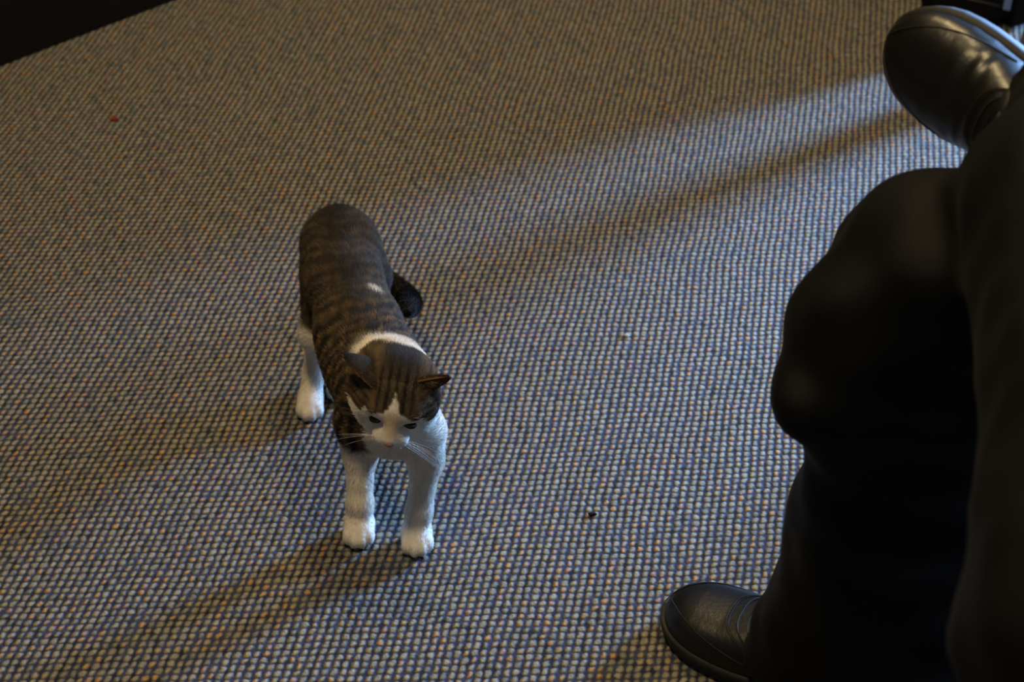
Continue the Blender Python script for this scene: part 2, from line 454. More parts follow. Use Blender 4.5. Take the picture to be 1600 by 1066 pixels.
FLD.chain([(-0.140, 1.352, 0.195), tuple(hp(0, -0.012, -0.010))], [0.046, 0.040], 0.015)   # neck
def front_leg(sh, el, wr, paw, tilt):
    FLD.chain([sh, el, wr], [0.026, 0.0175, 0.0135], 0.015)
    FLD.chain([wr, (paw[0], paw[1] + 0.010, 0.017)], [0.0135, 0.0155], 0.01)
    px, py = paw; c, s = math.cos(tilt), math.sin(tilt)
    FLD.ell((px, py, 0.0145), (0.0175, 0.020, 0.0135), k=0.01)
    for i, (ox, oy) in enumerate(((-0.0125, -0.010), (-0.0045, -0.0165), (0.0045, -0.0165), (0.0125, -0.010))):
        FLD.ell((px + ox * c - oy * s, py + ox * s + oy * c, 0.0105), (0.0062, 0.0095, 0.0098), k=0.0035)
front_leg((-0.178, 1.335, 0.135), (-0.176, 1.328, 0.098), (-0.178, 1.300, 0.040), (-0.1795, 1.285), 0.02)
front_leg((-0.100, 1.320, 0.135), (-0.099, 1.315, 0.098), (-0.108, 1.288, 0.040), (-0.1115, 1.272), 0.18)
def hind_leg(hip, kn, hk, paw):
    FLD.chain([hip, kn], [0.028, 0.018], 0.02)
    FLD.chain([kn, hk], [0.018, 0.0125], 0.015)
    FLD.chain([hk, (paw[0], paw[1] + 0.018, 0.018)], [0.0125, 0.014], 0.01)
    px, py = paw
    FLD.ell((px, py + 0.004, 0.014), (0.0165, 0.022, 0.013), k=0.01)
    for ox, oy in ((-0.0115, -0.008), (-0.004, -0.015), (0.004, -0.015), (0.0115, -0.008)):
        FLD.ell((px + ox, py + oy, 0.0105), (0.006, 0.0095, 0.0098), k=0.0035)
hind_leg((-0.231, 1.560, 0.168), (-0.244, 1.522, 0.112), (-0.250, 1.550, 0.060), (-0.2575, 1.500))
hind_leg((-0.180, 1.575, 0.160), (-0.190, 1.540, 0.105), (-0.205, 1.612, 0.062), (-0.222, 1.535))
# head
FLD.ell(tuple(hp(0, -0.002, 0.002)), (0.0430, 0.0440, 0.0380), HM, k=0.008)
for s in (-1, 1):
    FLD.ell(tuple(hp(s * 0.0235, 0.010, -0.012)), (0.0215, 0.0235, 0.0205), HM, k=0.012)
    FLD.ell(tuple(hp(s * 0.0165, 0.031, 0.011)), (0.0125, 0.0110, 0.0095), HM, k=0.010)
    FLD.ell(tuple(hp(s * 0.0082, 0.0505, -0.0190)), (0.0112, 0.0100, 0.0088), HM, k=0.006)
FLD.cone(tuple(hp(0, 0.031, 0.010)), tuple(hp(0, 0.0565, -0.0105)), 0.0125, 0.0068, 0.010)
FLD.ell(tuple(hp(0, 0.040, -0.0165)), (0.019, 0.0165, 0.0145), HM, k=0.010)
FLD.ell(tuple(hp(0, 0.0475, -0.0290)), (0.0095, 0.0085, 0.0070), HM, k=0.006)
for s in (-1, 1):   # eye hollows
    FLD.ell(tuple(hp(s * 0.0190, 0.0445, -0.0005)), (0.0080, 0.0055, 0.0030), HM, k=0.005, sub=True)
cv, cf = FLD.mesh()
cv = smooth_mesh(cv, cf, 2)
cv[:, 2] = np.maximum(cv[:, 2], 0.0006)

TAIL = spline([V(-0.216, 1.615, 0.215), V(-0.220, 1.655, 0.195), V(-0.212, 1.672, 0.140), V(-0.180, 1.668, 0.095), V(-0.145, 1.640, 0.085),
               V(-0.130, 1.590, 0.110), V(-0.127, 1.548, 0.135), V(-0.128, 1.528, 0.142)], 40)
TR = np.interp(np.linspace(0, 1, 40), [0, 0.1, 0.6, 0.9, 1.0], [0.018, 0.0145, 0.0130, 0.0120, 0.006])

SP = np.array(SPINE)
def spine_coord(Pt):
    """arc length along the spine and signed side angle"""
    best = np.full(len(Pt), 9e9); S = np.zeros(len(Pt)); ang = np.zeros(len(Pt)); acc = 0
    for i in range(len(SP) - 1):
        ab = SP[i + 1] - SP[i]; L = np.linalg.norm(ab)
        t = ((Pt - SP[i]) @ ab) / L**2
        lo_, hi_ = (-1.5 if i == 0 else 0), (1.5 if i == len(SP) - 2 else 1)
        tc = np.clip(t, lo_, hi_)
        q = Pt - SP[i] - tc[:, None] * ab; d = np.linalg.norm(q, axis=1)
        side = np.cross(ab / L, V(0, 0, 1)); a = np.arctan2(q @ side, q[:, 2])
        m = d < best; best[m] = d[m]; S[m] = acc + tc[m] * L; ang[m] = a[m]; acc += L
    return S, ang
sm = lambda x, a, b: np.clip((x - a) / (b - a), 0, 1) ** 2 * (3 - 2 * np.clip((x - a) / (b - a), 0, 1))

WHITE = V(0.74, 0.69, 0.61); BROWN = V(0.062, 0.044, 0.023); TAN = V(0.190, 0.120, 0.050); DARK = V(0.010, 0.0085, 0.007); GREYB = V(0.049, 0.040, 0.030)
def coat(Pt):
    n = len(Pt); S, A = spine_coord(Pt)
    h = (Pt - HC) @ HM.T
    n1 = wob(Pt, 28, 1); n2 = wob(Pt, 60, 2); n3 = wob(Pt, 9, 3, 2)
    # --- body tabby: narrow curved bands across the flanks, a dark line along the back
    ph = (S * 1.0 + 0.012 * np.abs(A) + 0.0055 * n1 + 0.008 * n3) / 0.0165
    band = 0.5 + 0.5 * np.sin(ph * 2 * math.pi)
    front = sm(S, 0.08, 0.20)
    base = GREYB * 0.55 + BROWN * 0.45 + (TAN - GREYB) * (0.30 + 0.75 * front)[:, None] * sm(n2, -0.6, 0.9)[:, None]
    str_ = sm(band, 0.40, 0.72) * (0.68 + 0.30 * front)
    col = base * (1 - str_[:, None]) + DARK * str_[:, None]
    dors = np.exp(-(A / 0.40) ** 2) * (0.55 + 0.35 * (1 - front)) * sm(n1, -1.3, 0.2)
    col = col * (1 - dors[:, None]) + DARK * 1.3 * dors[:, None]
    tb = np.exp(-(((Pt - V(-0.214, 1.612, 0.232)) / V(0.021, 0.034, 0.045)) ** 2).sum(1)) * 0.95
    col = col * (1 - tb[:, None]) + DARK * 0.8 * tb[:, None]
    # --- white on legs, chest, belly
    edge = 0.006 * n1 + 0.003 * n2
    hind = Pt[:, 1] > 1.46
    wl = np.where(hind, sm(-(Pt[:, 2] + edge), -0.136, -0.122), sm(-(Pt[:, 2] + edge), -0.122, -0.108))
    # chest front and the picture-right shoulder are white up to the throat
    fr = Pt[:, 1] - 0.0 * Pt[:, 0]
    chest = sm(-(fr + edge), -1.352, -1.338) * sm(Pt[:, 0] + edge, -0.170, -0.160)
    rs = sm(Pt[:, 0] + edge, -0.106, -0.096) * sm(-(fr + edge), -1.372, -1.358)
    # white half collar across the nape
    nape = np.exp(-((S - 0.246 + 0.010 * np.sin(A * 3 + 0.8) + edge * 0.6) / 0.0180) ** 4) * sm(-A, -0.75, -0.45)
    wh = np.maximum.reduce([wl, chest, rs, nape])
    spot = np.exp(-((((Pt - V(-0.158, 1.470, 0.236)) / V(0.0105, 0.0075, 0.02)) ** 2).sum(1)) ** 2)
    wh = np.maximum(wh, spot)
    # --- head
    ish = sm(h[:, 1] * 1.0 + 0.25 * h[:, 2] - 0.004 * n1, -0.046, -0.040) * (np.linalg.norm(h / V(0.058, 0.066, 0.052), axis=1) < 1.0)
    ax_ = np.abs(h[:, 0] + 0.001)
    hb = BROWN * 0.80 + GREYB * 0.50 + (TAN * 0.9 - GREYB) * (0.55 * sm(ax_, 0.010, 0.030) * sm(n2, -0.9, 0.8))[:, None]
    fs = 0.5 + 0.5 * np.cos(ax_ * 2 * math.pi / 0.0095 + 0.5 * n1)
    fst = sm(fs, 0.45, 0.75) * sm(h[:, 2], 0.006, 0.022) * sm(-ax_, -0.026, -0.016) * 0.85
    cst = sm(0.5 + 0.5 * np.sin((h[:, 2] * 1.2 - h[:, 1] * 0.6) * 2 * math.pi / 0.012 + n1), 0.5, 0.8) * sm(ax_, 0.022, 0.030) * 0.55
    crown = sm(-h[:, 1], -0.012, 0.015) * sm(h[:, 2], 0.0, 0.02) * 0.8 * sm(-ax_, -0.03, -0.012)
    dk = np.maximum.reduce([fst, cst, crown])
    hc = hb * (1 - dk[:, None]) + DARK * dk[:, None]
    # blaze: a point on the forehead widening to the whole muzzle
    hw = np.interp(h[:, 2], [-0.03, -0.012, -0.006, 0.001, 0.006, 0.010, 0.016, 0.024, 0.031], [0.060, 0.046, 0.035, 0.0315, 0.0305, 0.0270, 0.0145, 0.0062, 0.0])
    bl = sm(hw - ax_ + 0.0025 * n2, -0.0008, 0.0012) * sm(h[:, 1], 0.004, 0.010)
    und = sm(-(h[:, 2] + 0.35 * h[:, 1] * 0 + 0.003 * n1), 0.012, 0.018)
    hwht = np.maximum(bl, und)
    # nose bridge is a little tan
    br = np.exp(-(h[:, 0] / 0.010) ** 2) * sm(h[:, 2], -0.010, 0.004) * sm(-h[:, 2], -0.026, -0.012)
    wcol = WHITE * (1 - 0.42 * br[:, None] * V(0.35, 0.75, 1.15))
    hc = hc * (1 - hwht[:, None]) + wcol * hwht[:, None]
    rim = np.maximum(*[np.exp(-(((h - V(s * 0.0190, 0.0375, -0.0005)) / V(0.0095, 0.012, 0.0034)) ** 2).sum(1) ** 2) for s in (-1, 1)])
    hc = hc * (1 - 0.45 * rim[:, None]) + V(0.07, 0.048, 0.032) * 0.45 * rim[:, None]
    lip = np.exp(-((h[:, 2] + 0.0235) / 0.0015) ** 2) * sm(h[:, 1], 0.042, 0.048)
    hc = hc * (1 - 0.5 * lip[:, None]) + V(0.2, 0.09, 0.07) * 0.5 * lip[:, None]
    wc = WHITE * (1 + 0.05 * n2[:, None])
    body = col * (1 - wh[:, None]) + wc * wh[:, None]
    return np.clip(body * (1 - ish[:, None]) + hc * ish[:, None], 0.002, 1)

CAT = empty('cat', CB, 'brown tabby and white cat standing on the patterned carpet looking down', 'cat')
def set_coat(o, cols):
    at = o.data.color_attributes.new('coat', 'FLOAT_COLOR', 'POINT')
    at.data.foreach_set('color', np.hstack([cols, np.ones((len(cols), 1))]).astype(np.float32).ravel())
body = mesh_obj('body', cv, cf, M['coat'], CAT, base=CB)
ccol = coat(cv); set_coat(body, ccol)
cn = vnormals(cv, cf)

def fur_object(name, parent, v, f, nrmv, count, length_fn, dir_fn, col_fn, rad=0.00022, seg=4, dens=None):
    tri = np.vstack([f[:, [0, 1, 2]], f[:, [0, 2, 3]]]) if f.shape[1] == 4 else f
    ar = np.linalg.norm(np.cross(v[tri[:, 1]] - v[tri[:, 0]], v[tri[:, 2]] - v[tri[:, 0]]), axis=1)
    if dens is not None: ar = ar * dens(v[tri].mean(1))
    pick = rng.choice(len(tri), count, p=ar / ar.sum())
    r = rng.random((count, 2)); fl_ = r.sum(1) > 1; r[fl_] = 1 - r[fl_]
    t = tri[pick]; wgt = np.stack([1 - r.sum(1), r[:, 0], r[:, 1]], 1)
    p = (v[t] * wgt[..., None]).sum(1); n = nrm((nrmv[t] * wgt[..., None]).sum(1))
    L = length_fn(p) * rng.uniform(0.7, 1.25, count)
    d = dir_fn(p); tg = nrm(d - (d * n).sum(1, keepdims=True) * n)
    rnd = rng.normal(size=(count, 3)) * 0.16
    pts = np.zeros((count, seg, 3)); cur = p - n * 0.0008; pts[:, 0] = cur
    for i in range(1, seg):
        b = 0.60 - 0.36 * i / (seg - 1)
        cur = cur + nrm(tg + b * n + rnd) * (L / (seg - 1))[:, None]; pts[:, i] = cur
    low = pts[..., 2] < 0.0008; pts[..., 2][low] = 0.0008
    cols = col_fn(p)
    cu = bpy.data.hair_curves.new(name)
    cu.add_curves([seg] * count)
    cu.attributes['position'].data.foreach_set('vector', (pts - CB).astype(np.float32).ravel())
    ra = cu.attributes.get('radius') or cu.attributes.new('radius', 'FLOAT', 'POINT')
    rr = np.tile(rad * np.linspace(1.0, 0.25, seg), count).astype(np.float32); ra.data.foreach_set('value', rr)
    ca = cu.attributes.new('coat', 'FLOAT_COLOR', 'CURVE')
    j = rng.uniform(0.78, 1.18, (count, 1))
    ca.data.foreach_set('color', np.hstack([np.clip(cols * j, 0, 1), np.ones((count, 1))]).astype(np.float32).ravel())
    cu.materials.append(M['fur'])
    o = bpy.data.objects.new(name, cu); COL.objects.link(o); o.parent = parent; o['kind'] = 'stuff'
    return o
def fur_len(p):
    h = (p - HC) @ HM.T
    L = np.full(len(p), 0.0070)
    L = np.where(p[:, 2] < 0.10, 0.0050, L); L = np.where(p[:, 2] < 0.03, 0.0032, L)
    L = np.where((p[:, 1] < 1.36) & (p[:, 2] < 0.17), np.minimum(L, 0.0048), L)
    inh = np.linalg.norm(h / V(0.060, 0.066, 0.055), axis=1) < 1
    L = np.where(inh, 0.0050, L)
    face = inh & (h[:, 1] > 0.012); L = np.where(face, 0.0030, L)
    muz = inh & (h[:, 1] > 0.036); L = np.where(muz, 0.0023, L)
    for s in (-1, 1):
        e = np.linalg.norm((h - V(s * 0.019, 0.038, -0.0005)) / V(0.0115, 0.014, 0.0065), axis=1) < 1
        L = np.where(e, 0.0007, L)
    return L
def fur_dir(p):
    h = (p - HC) @ HM.T
    d = np.tile(nrm(SP[0] - SP[-1] + V(0, 0, -0.06)), (len(p), 1))
    d = d + np.stack([0.5 * (p[:, 0] + 0.18) / 0.05, np.zeros(len(p)), np.zeros(len(p))], 1) * 0.3
    leg = sm(-p[:, 2], -0.14, -0.10)[:, None]
    d = d * (1 - leg) + V(0, -0.1, -1.0) * leg
    inh = (np.linalg.norm(h / V(0.060, 0.066, 0.055), axis=1) < 1)[:, None]
    src = HC + 0.056 * HF - 0.006 * HU
    hd = nrm(p - src) + 0.25 * (-HF)
    return nrm(np.where(inh, hd, d))
fur_object('fur', CAT, cv, cf, cn, 250000, fur_len, fur_dir, coat, dens=lambda p: np.where(np.linalg.norm((p - HC) @ HM.T / V(0.060, 0.066, 0.055), axis=1) < 1, 2.6, 1.0))

# tail
tb = MB().tube(TAIL, list(TR), 16); tv = np.array(tb.v)
tail = tb.build('tail', M['coat'], CAT, base=CB); tail['label'] = 'dark tail curling round to the cat\'s side'
def tail_col(p):
    i = np.argmin(((p[:, None] - TAIL[None]) ** 2).sum(2), 1) / 39.0
    b = 0.5 + 0.5 * np.sin(i * 44 + wob(p, 40, 9))
    return DARK * 0.9 + (GREYB * 0.45) * (sm(b, 0.5, 0.9) * (i < 0.6))[:, None]
set_coat(tail, tail_col(tv))
tf = np.array([f for f in tb.f if len(f) == 4]); tn = vnormals(tv, tf)
def tail_dir(p):
    i = np.clip(np.argmin(((p[:, None] - TAIL[None]) ** 2).sum(2), 1), 0, 38); return nrm(TAIL[i + 1] - TAIL[i])
fur_object('tail_fur', tail, tv, tf, tn, 14000, lambda p: np.full(len(p), 0.009), tail_dir, tail_col)

# ears: cupped shells with thickness
def ear(name, base_c, tip, opening, wbase, label):
    bc = np.asarray(base_c); tp = np.asarray(tip); up_ = tp - bc; Hh = np.linalg.norm(up_); up_ = up_ / Hh
    op = nrm(opening); op = nrm(op - up_ * (op @ up_)); sd = np.cross(op, up_)
    nu, nv = 15, 13; rings = []
    for side in (0, 1):
        for j in range(nv):
            t = j / (nv - 1)
            wd = wbase * (1 - t) ** 0.72 * (1 + 0.25 * t) + 0.0022
            for i in range(nu):
                a = -1 + 2 * i / (nu - 1)
                th = a * 1.35
                dep = wd * 0.62
                x = wd * math.sin(th) / math.sin(1.35)
                y = -dep * math.cos(th) + dep * 0.25
                rings.append(bc + up_ * (t * Hh - 0.016 * (1 - t)) + sd * x * (0.93 if side else 1) + op * (y + (0.0016 if side else 0)))
    fs = []; q = nu * nv
    for s_ in (0, 1):
        for j in range(nv - 1):
            for i in range(nu - 1):
                a = s_ * q + j * nu + i; f_ = (a, a + 1, a + nu + 1, a + nu)
                fs.append(f_ if s_ == 0 else f_[::-1])
    for j in range(nv - 1):
        for i0 in (0, nu - 1):
            a = j * nu + i0; f_ = (a, a + nu, a + nu + q, a + q); fs.append(f_ if i0 == 0 else f_[::-1])
    for i in range(nu - 1):
        a = (nv - 1) * nu + i; fs.append((a, a + 1, a + 1 + q, a + q))
    vv = np.array(rings); o = mesh_obj(name, vv, fs, M['coat'], CAT, base=CB); o['label'] = label
    t = np.tile(np.repeat(np.linspace(0, 1, nv), nu), 2); uu = np.abs(np.tile(np.tile(np.linspace(-1, 1, nu), nv), 2)); ins = np.arange(len(vv)) >= q
    n2 = wob(vv, 70, 5)
    out = GREYB * 0.45 + BROWN * 0.40 * (n2 * 0.5 + 0.8)[:, None]
    out = out * (1 - sm(t, 0.72, 0.95) * 0.7)[:, None]
    rim = sm(uu, 0.84, 0.98)[:, None]; out = out * (1 - rim) + V(0.24, 0.110, 0.036) * rim
    inn = V(0.15, 0.070, 0.052) * (1 - 0.25 * uu)[:, None]
    c = np.where(ins[:, None], inn, out); set_coat(o, np.clip(c, 0.003, 1))
    fa = np.array(fs); vn = vnormals(vv, fa)
    def ccf(p):
        i = np.argmin(((p[:, None] - vv[None, :q]) ** 2).sum(2), 1); return out[:q][i]
    fo = np.array(fs[:(nu - 1) * (nv - 1)])
    nn = vn.copy()
    cen = vv[:q].mean(0) + op * 0.02
    sg = np.sign(((vv - cen) * vn).sum(1)); nn = nn * np.where(sg == 0, 1, sg)[:, None]
    fur_object('ear_fur', o, vv, fo, nn, 6000, lambda p: np.full(len(p), 0.0040), lambda p: np.tile(up_, (len(p), 1)), ccf, rad=0.00016)
    # pale hair growing out of the opening
    cu = bpy.data.hair_curves.new('ear_tuft'); m = 160; cu.add_curves([4] * m)
    s0 = rng.uniform(-0.85, 0.85, m); t0 = rng.uniform(0.0, 0.35, m)
    root = bc + sd * (s0 * wbase * 0.8)[:, None] + up_ * (t0 * Hh)[:, None] - op * (wbase * 0.30 * np.sqrt(1 - s0**2))[:, None]
    dr = nrm(op * 0.9 + up_ * 0.55 + rng.normal(size=(m, 3)) * 0.25 - sd * s0[:, None] * 0.5); ln = rng.uniform(0.008, 0.016, m)[:, None]
    pts = np.stack([root, root + dr * ln * 0.4, root + (dr + up_ * 0.15) * ln * 0.7, root + (dr + up_ * 0.35) * ln], 1)
    cu.attributes['position'].data.foreach_set('vector', (pts - CB).astype(np.float32).ravel())
    ra = cu.attributes.get('radius') or cu.attributes.new('radius', 'FLOAT', 'POINT'); ra.data.foreach_set('value', np.tile([0.00018, 0.00015, 0.0001, 0.00005], m).astype(np.float32))
    ca = cu.attributes.new('coat', 'FLOAT_COLOR', 'CURVE'); ca.data.foreach_set('color', np.tile([0.30, 0.21, 0.11, 1], m).astype(np.float32))
    cu.materials.append(M['fur']); t_ = bpy.data.objects.new('ear_tuft', cu); COL.objects.link(t_); t_.parent = o; t_['kind'] = 'stuff'
    return o
ear('ear', hp(-0.0290, -0.004, 0.0215), hp(-0.0640, -0.014, 0.0330), -0.60 * HX + 0.25 * HF - 0.75 * HU, 0.0225, 'ear turned outwards, seen from its dark back')
ear('ear', hp(0.0265, 0.000, 0.0190), hp(0.0530, -0.006, 0.0385), 0.45 * HX + 0.88 * HF + 0.02 * HU, 0.0215, 'ear with an orange rim and pink hollow')

# eyes looking down under lowered lids
for s in (-1, 1):
    ra_ = math.radians(-15 * s); EX = math.cos(ra_) * HX + math.sin(ra_) * HU; EU = -math.sin(ra_) * HX + math.cos(ra_) * HU
    ec = hp(s * 0.0188, 0.0386, -0.0018)
    e = MB().ball(ec, (0.0080, 0.0058, 0.0023), 14, np.stack([EX, HF, EU])).build('eye', M['eye'], CAT, base=CB)
    pts = [ec + EX * 0.0085 * math.cos(a) + HF * (0.0042 - 0.0055 * abs(math.cos(a)) ** 1.6) + EU * (0.0004 + 0.0022 * math.sin(a)) for a in np.linspace(0.15, math.pi - 0.15, 12)]
    MB().tube(pts, list(0.0004 + 0.0005 * np.sin(np.linspace(0.1, 3.04, 12))), 6).build('eyelid', M['lid'], e, base=CB)
# nose leather
nb = MB().ball(hp(0, 0.0615, -0.0118), (0.0058, 0.0042, 0.0040), 8, HM)
nb.build('nose', M['nose'], CAT, base=CB)['label'] = 'small pink nose'
# whiskers
for s in (-1, 1):
    for k in range(7 if s > 0 else 4):
        r0 = hp(s * (0.012 + 0.0012 * (k % 3)), 0.054 - 0.0012 * (k % 3), -0.0155 - 0.0022 * (k // 2))
        ang = math.radians(-34 + 11 * k); L = random.uniform(0.040, 0.056)
        d = s * HX * math.cos(ang) * 0.93 + HU * (-math.sin(ang) * 0.8 - 0.12) + HF * random.uniform(0.05, 0.28)
        pts = [r0 + d * L * t + V(0, 0, -0.010) * t * t + s * HX * 0.002 * t for t in np.linspace(0, 1, 9)]
        MB().tube(pts, list(np.linspace(0.00019, 0.00006, 9)), 5).build('whisker', M['whisker'], CAT, base=CB)
    for k in range(3):
        r0 = hp(s * (0.016 + 0.003 * k), 0.036, 0.011); d = HU * 0.8 + s * HX * (0.2 + 0.25 * k) + HF * 0.5
        pts = [r0 + d * 0.026 * t - HF * 0.006 * t * t for t in np.linspace(0, 1, 7)]
        MB().tube(pts, list(np.linspace(0.00012, 0.00004, 7)), 5).build('brow_whisker', M['whisker'], CAT, base=CB)

# ------------------------------------------------------------------ the seated person (legs crossed, ankle on knee)
PB = V(0.55, 1.02, 0.0)
PERSON = empty('person', PB, 'seated person in black trousers and black lace-up shoes, one ankle crossed over the knee', 'person')
SH_T = [0, .004, .012, .03, .06, .1, .16, .25, .32, .4, .48, .55, .62, .7, .76, .82, .87, .91, .945, .97, .985, .995, 1.0]
def sh_w(t): return np.interp(t, [0, .004, .012, .03, .06, .1, .25, .4, .55, .66, .74, .82, .87, .91, .945, .97, .985, .995, 1.0], [0, .010, .0175, .025, .0305, .033, .0345, .0375, .0455, .0500, .0510, .0490, .0455, .0405, .0335, .0255, .0185, .0105, 0])
def sh_h(t): return np.interp(t, [0, .03, .1, .25, .35, .45, .6, .75, .88, .95, .985, 1.0], [.055, .085, .102, .108, .102, .090, .068, .0565, .050, .0435, .036, .026])
SOLE_Z = 0.020
def shoe(toe, tdir, updir, L, label, crease, lace_t, flip=1):
    X = nrm(tdir); Z = nrm(np.asarray(updir) - X * (np.asarray(updir) @ X)); Y = np.cross(Z, X) * flip
    org = np.asarray(toe) - X * L
    k = L / 0.29
    W = lambda x, y, z: org + X * x + Y * y + Z * z
    bend = lambda t: 0.004 * np.sin(t * math.pi)            # banana of the last
    def surf(t, ph, off=0.0):
        wv, hv = sh_w(t) * k, sh_h(t) * k
        c, s = math.cos(ph), math.sin(ph)
        y = (wv + off) * math.copysign(abs(c) ** 0.72, c); z = SOLE_Z + (hv - SOLE_Z + off) * abs(s) ** 0.80
        cz = 0.0
        if crease:
            m = math.exp(-((t - 0.64) / 0.10) ** 2) * abs(s) ** 0.8
            cz = crease * m * (math.sin(t * 2 * math.pi / 0.075 + 1.6 * math.sin(ph * 2.3) + 1.2 * math.sin(t * 31)) * (0.6 + 0.5 * math.sin(ph * 3 + t * 40)) - 0.2)
        return W(t * L, y + bend(t), z + cz)
    root = MB()
    ts = sorted(set(SH_T + list(np.linspace(0.40, 0.86, 60)))); n = 33; vs_ = []; fs_ = []
    for t in ts:
        for j in range(n): vs_.append(surf(t, math.pi * j / (n - 1)))
    for i in range(len(ts) - 1):
        for j in range(n - 1):
            a = i * n + j; fs_.append((a, a + n, a + n + 1, a + 1))
    up_o = root.add(vs_, fs_).build('shoe', M['leather'], PERSON, base=PB)
    up_o['label'] = label
    # sole with heel
    sv, sf = [], []; tt = SH_T; prof = [(0.0, -0.002), (0.004, 0.0035), (SOLE_Z - 0.004, 0.0042), (SOLE_Z + 0.001, 0.0022), (SOLE_Z + 0.001, -0.006)]
    ring_n = 2 * len(tt) - 2
    outline = [(t, 1) for t in tt] + [(t, -1) for t in reversed(tt[1:-1])]
    for z, off in prof:
        for t, s in outline:
            wv = sh_w(t) * k + off * (1 if 0.0 < t < 1.0 else 0)
            x = t * L + (off if t == 1.0 else (-off if t == 0 else 0)) + off * 0.8 * max(0, (t - 0.9) / 0.1) * (t < 1)
            zz = z + (0.010 * max(0, (t - 0.78) / 0.22) ** 2 if z < SOLE_Z * 0.9 else 0.0) * (0.6 if z > 0.006 else 1)
            if 0.30 < t < 0.52 and z < 0.006: zz += 0.008
            sv.append(W(x, s * max(wv, 0) + bend(t), zz))
    m = len(outline)
    for i in range(len(prof) - 1):
        for j in range(m): sf.append((i * m + j, i * m + (j + 1) % m, (i + 1) * m + (j + 1) % m, (i + 1) * m + j))
    for j in range(1, len(tt) - 1):                 # underside strips
        a, b = j, j + 1; c_, d_ = (m - j) % m, (m - j - 1) % m
        if j < len(tt) - 2: sf.append((a, c_, d_, b))
    MB().add(sv, sf).build('sole', M['sole'], up_o, base=PB)
    # stitched seams
    def seam(fn, r=0.0006, name='seam'):
        pts = [fn(u) for u in np.linspace(0, 1, 40)]
        MB().tube(pts, r, 5).build(name, M['thread'], up_o, base=PB)
    for t0, dt, r in ((0.745, 0.24, 0.0006), (0.735, 0.24, 0.0005), (0.700, 0.22, 0.0011), (0.660, 0.20, 0.0006)) if not crease else ((0.565, 0.20, 0.0006), (0.555, 0.20, 0.0005), (0.525, 0.19, 0.0010), (0.49, 0.20, 0.0006)):
        seam(lambda u: surf(t0 - dt * (abs(2 * u - 1)) ** 2.0, math.radians(18 + 144 * u), 0.0006), r)
    seam(lambda u: surf(0.56 + 0.43 * math.sin(u * math.pi), math.radians(10 + 160 * u) if 0 < u < 1 else math.radians(10 + 160 * u), 0.0004), 0.0007, 'welt_seam')
    # quarters (two facings), tongue and laces
    for s in (1, -1):
        fv, ff = [], []; nt_, npn = 10, 8
        for i in range(nt_):
            t = 0.30 + 0.20 * i / (nt_ - 1)
            for j in range(npn):
                ph = math.radians(90 - s * (6 + 50 * j / (npn - 1)))
                fv.append(surf(t, ph, 0.0030 if 0 < j < npn - 1 and 0 < i < nt_ - 1 else 0.0))
        for i in range(nt_ - 1):
            for j in range(npn - 1):
                a = i * npn + j; q_ = (a, a + npn, a + npn + 1, a + 1); ff.append(q_ if s > 0 else q_[::-1])
        MB().add(fv, ff).build('quarter', M['leather'], up_o, base=PB)
    for i in range(lace_t):
        t = 0.335 + 0.036 * i
        pts = [surf(t + 0.010 * u, math.radians(90 + 17 * u), 0.0048 + 0.0022 * (1 - u * u)) for u in np.linspace(-1, 1, 9)]
        MB().tube(pts, 0.0019, 7).build('lace', M['lace'], up_o, base=PB)
        pts = [surf(t - 0.012 * u, math.radians(90 + 17 * u), 0.0048 + 0.0016 * (1 - u * u)) for u in np.linspace(-1, 1, 9)]
        MB().tube(pts, 0.0017, 7).build('lace', M['lace'], up_o, base=PB)
    for s in (-1, 1):
        pts = [surf(0.33 - 0.02 * abs(math.sin(u * math.pi)), math.radians(90 + s * 26 * math.sin(u * 3.0)), 0.006 + 0.006 * math.sin(u * math.pi)) for u in np.linspace(0, 1, 14)]
        MB().tube(pts, 0.0018, 7).build('lace_bow', M['lace'], up_o, base=PB)
    return up_o
R_TOE = V(0.174, 1.166, 0.0); R_DIR = V(-0.86, 0.50, 0)
shoe(R_TOE, R_DIR, V(0, 0, 1), 0.29, 'black leather shoe flat on the carpet', 0.0, 4)
L_TOE = V(0.369, 1.335, 0.640); L_DIR = V(-0.66, 0.74, 0.10)
shoe(L_TOE, L_DIR, V(-0.72, -0.62, 0.30), 0.29, 'creased black leather shoe of the raised foot', 0.0016, 4)

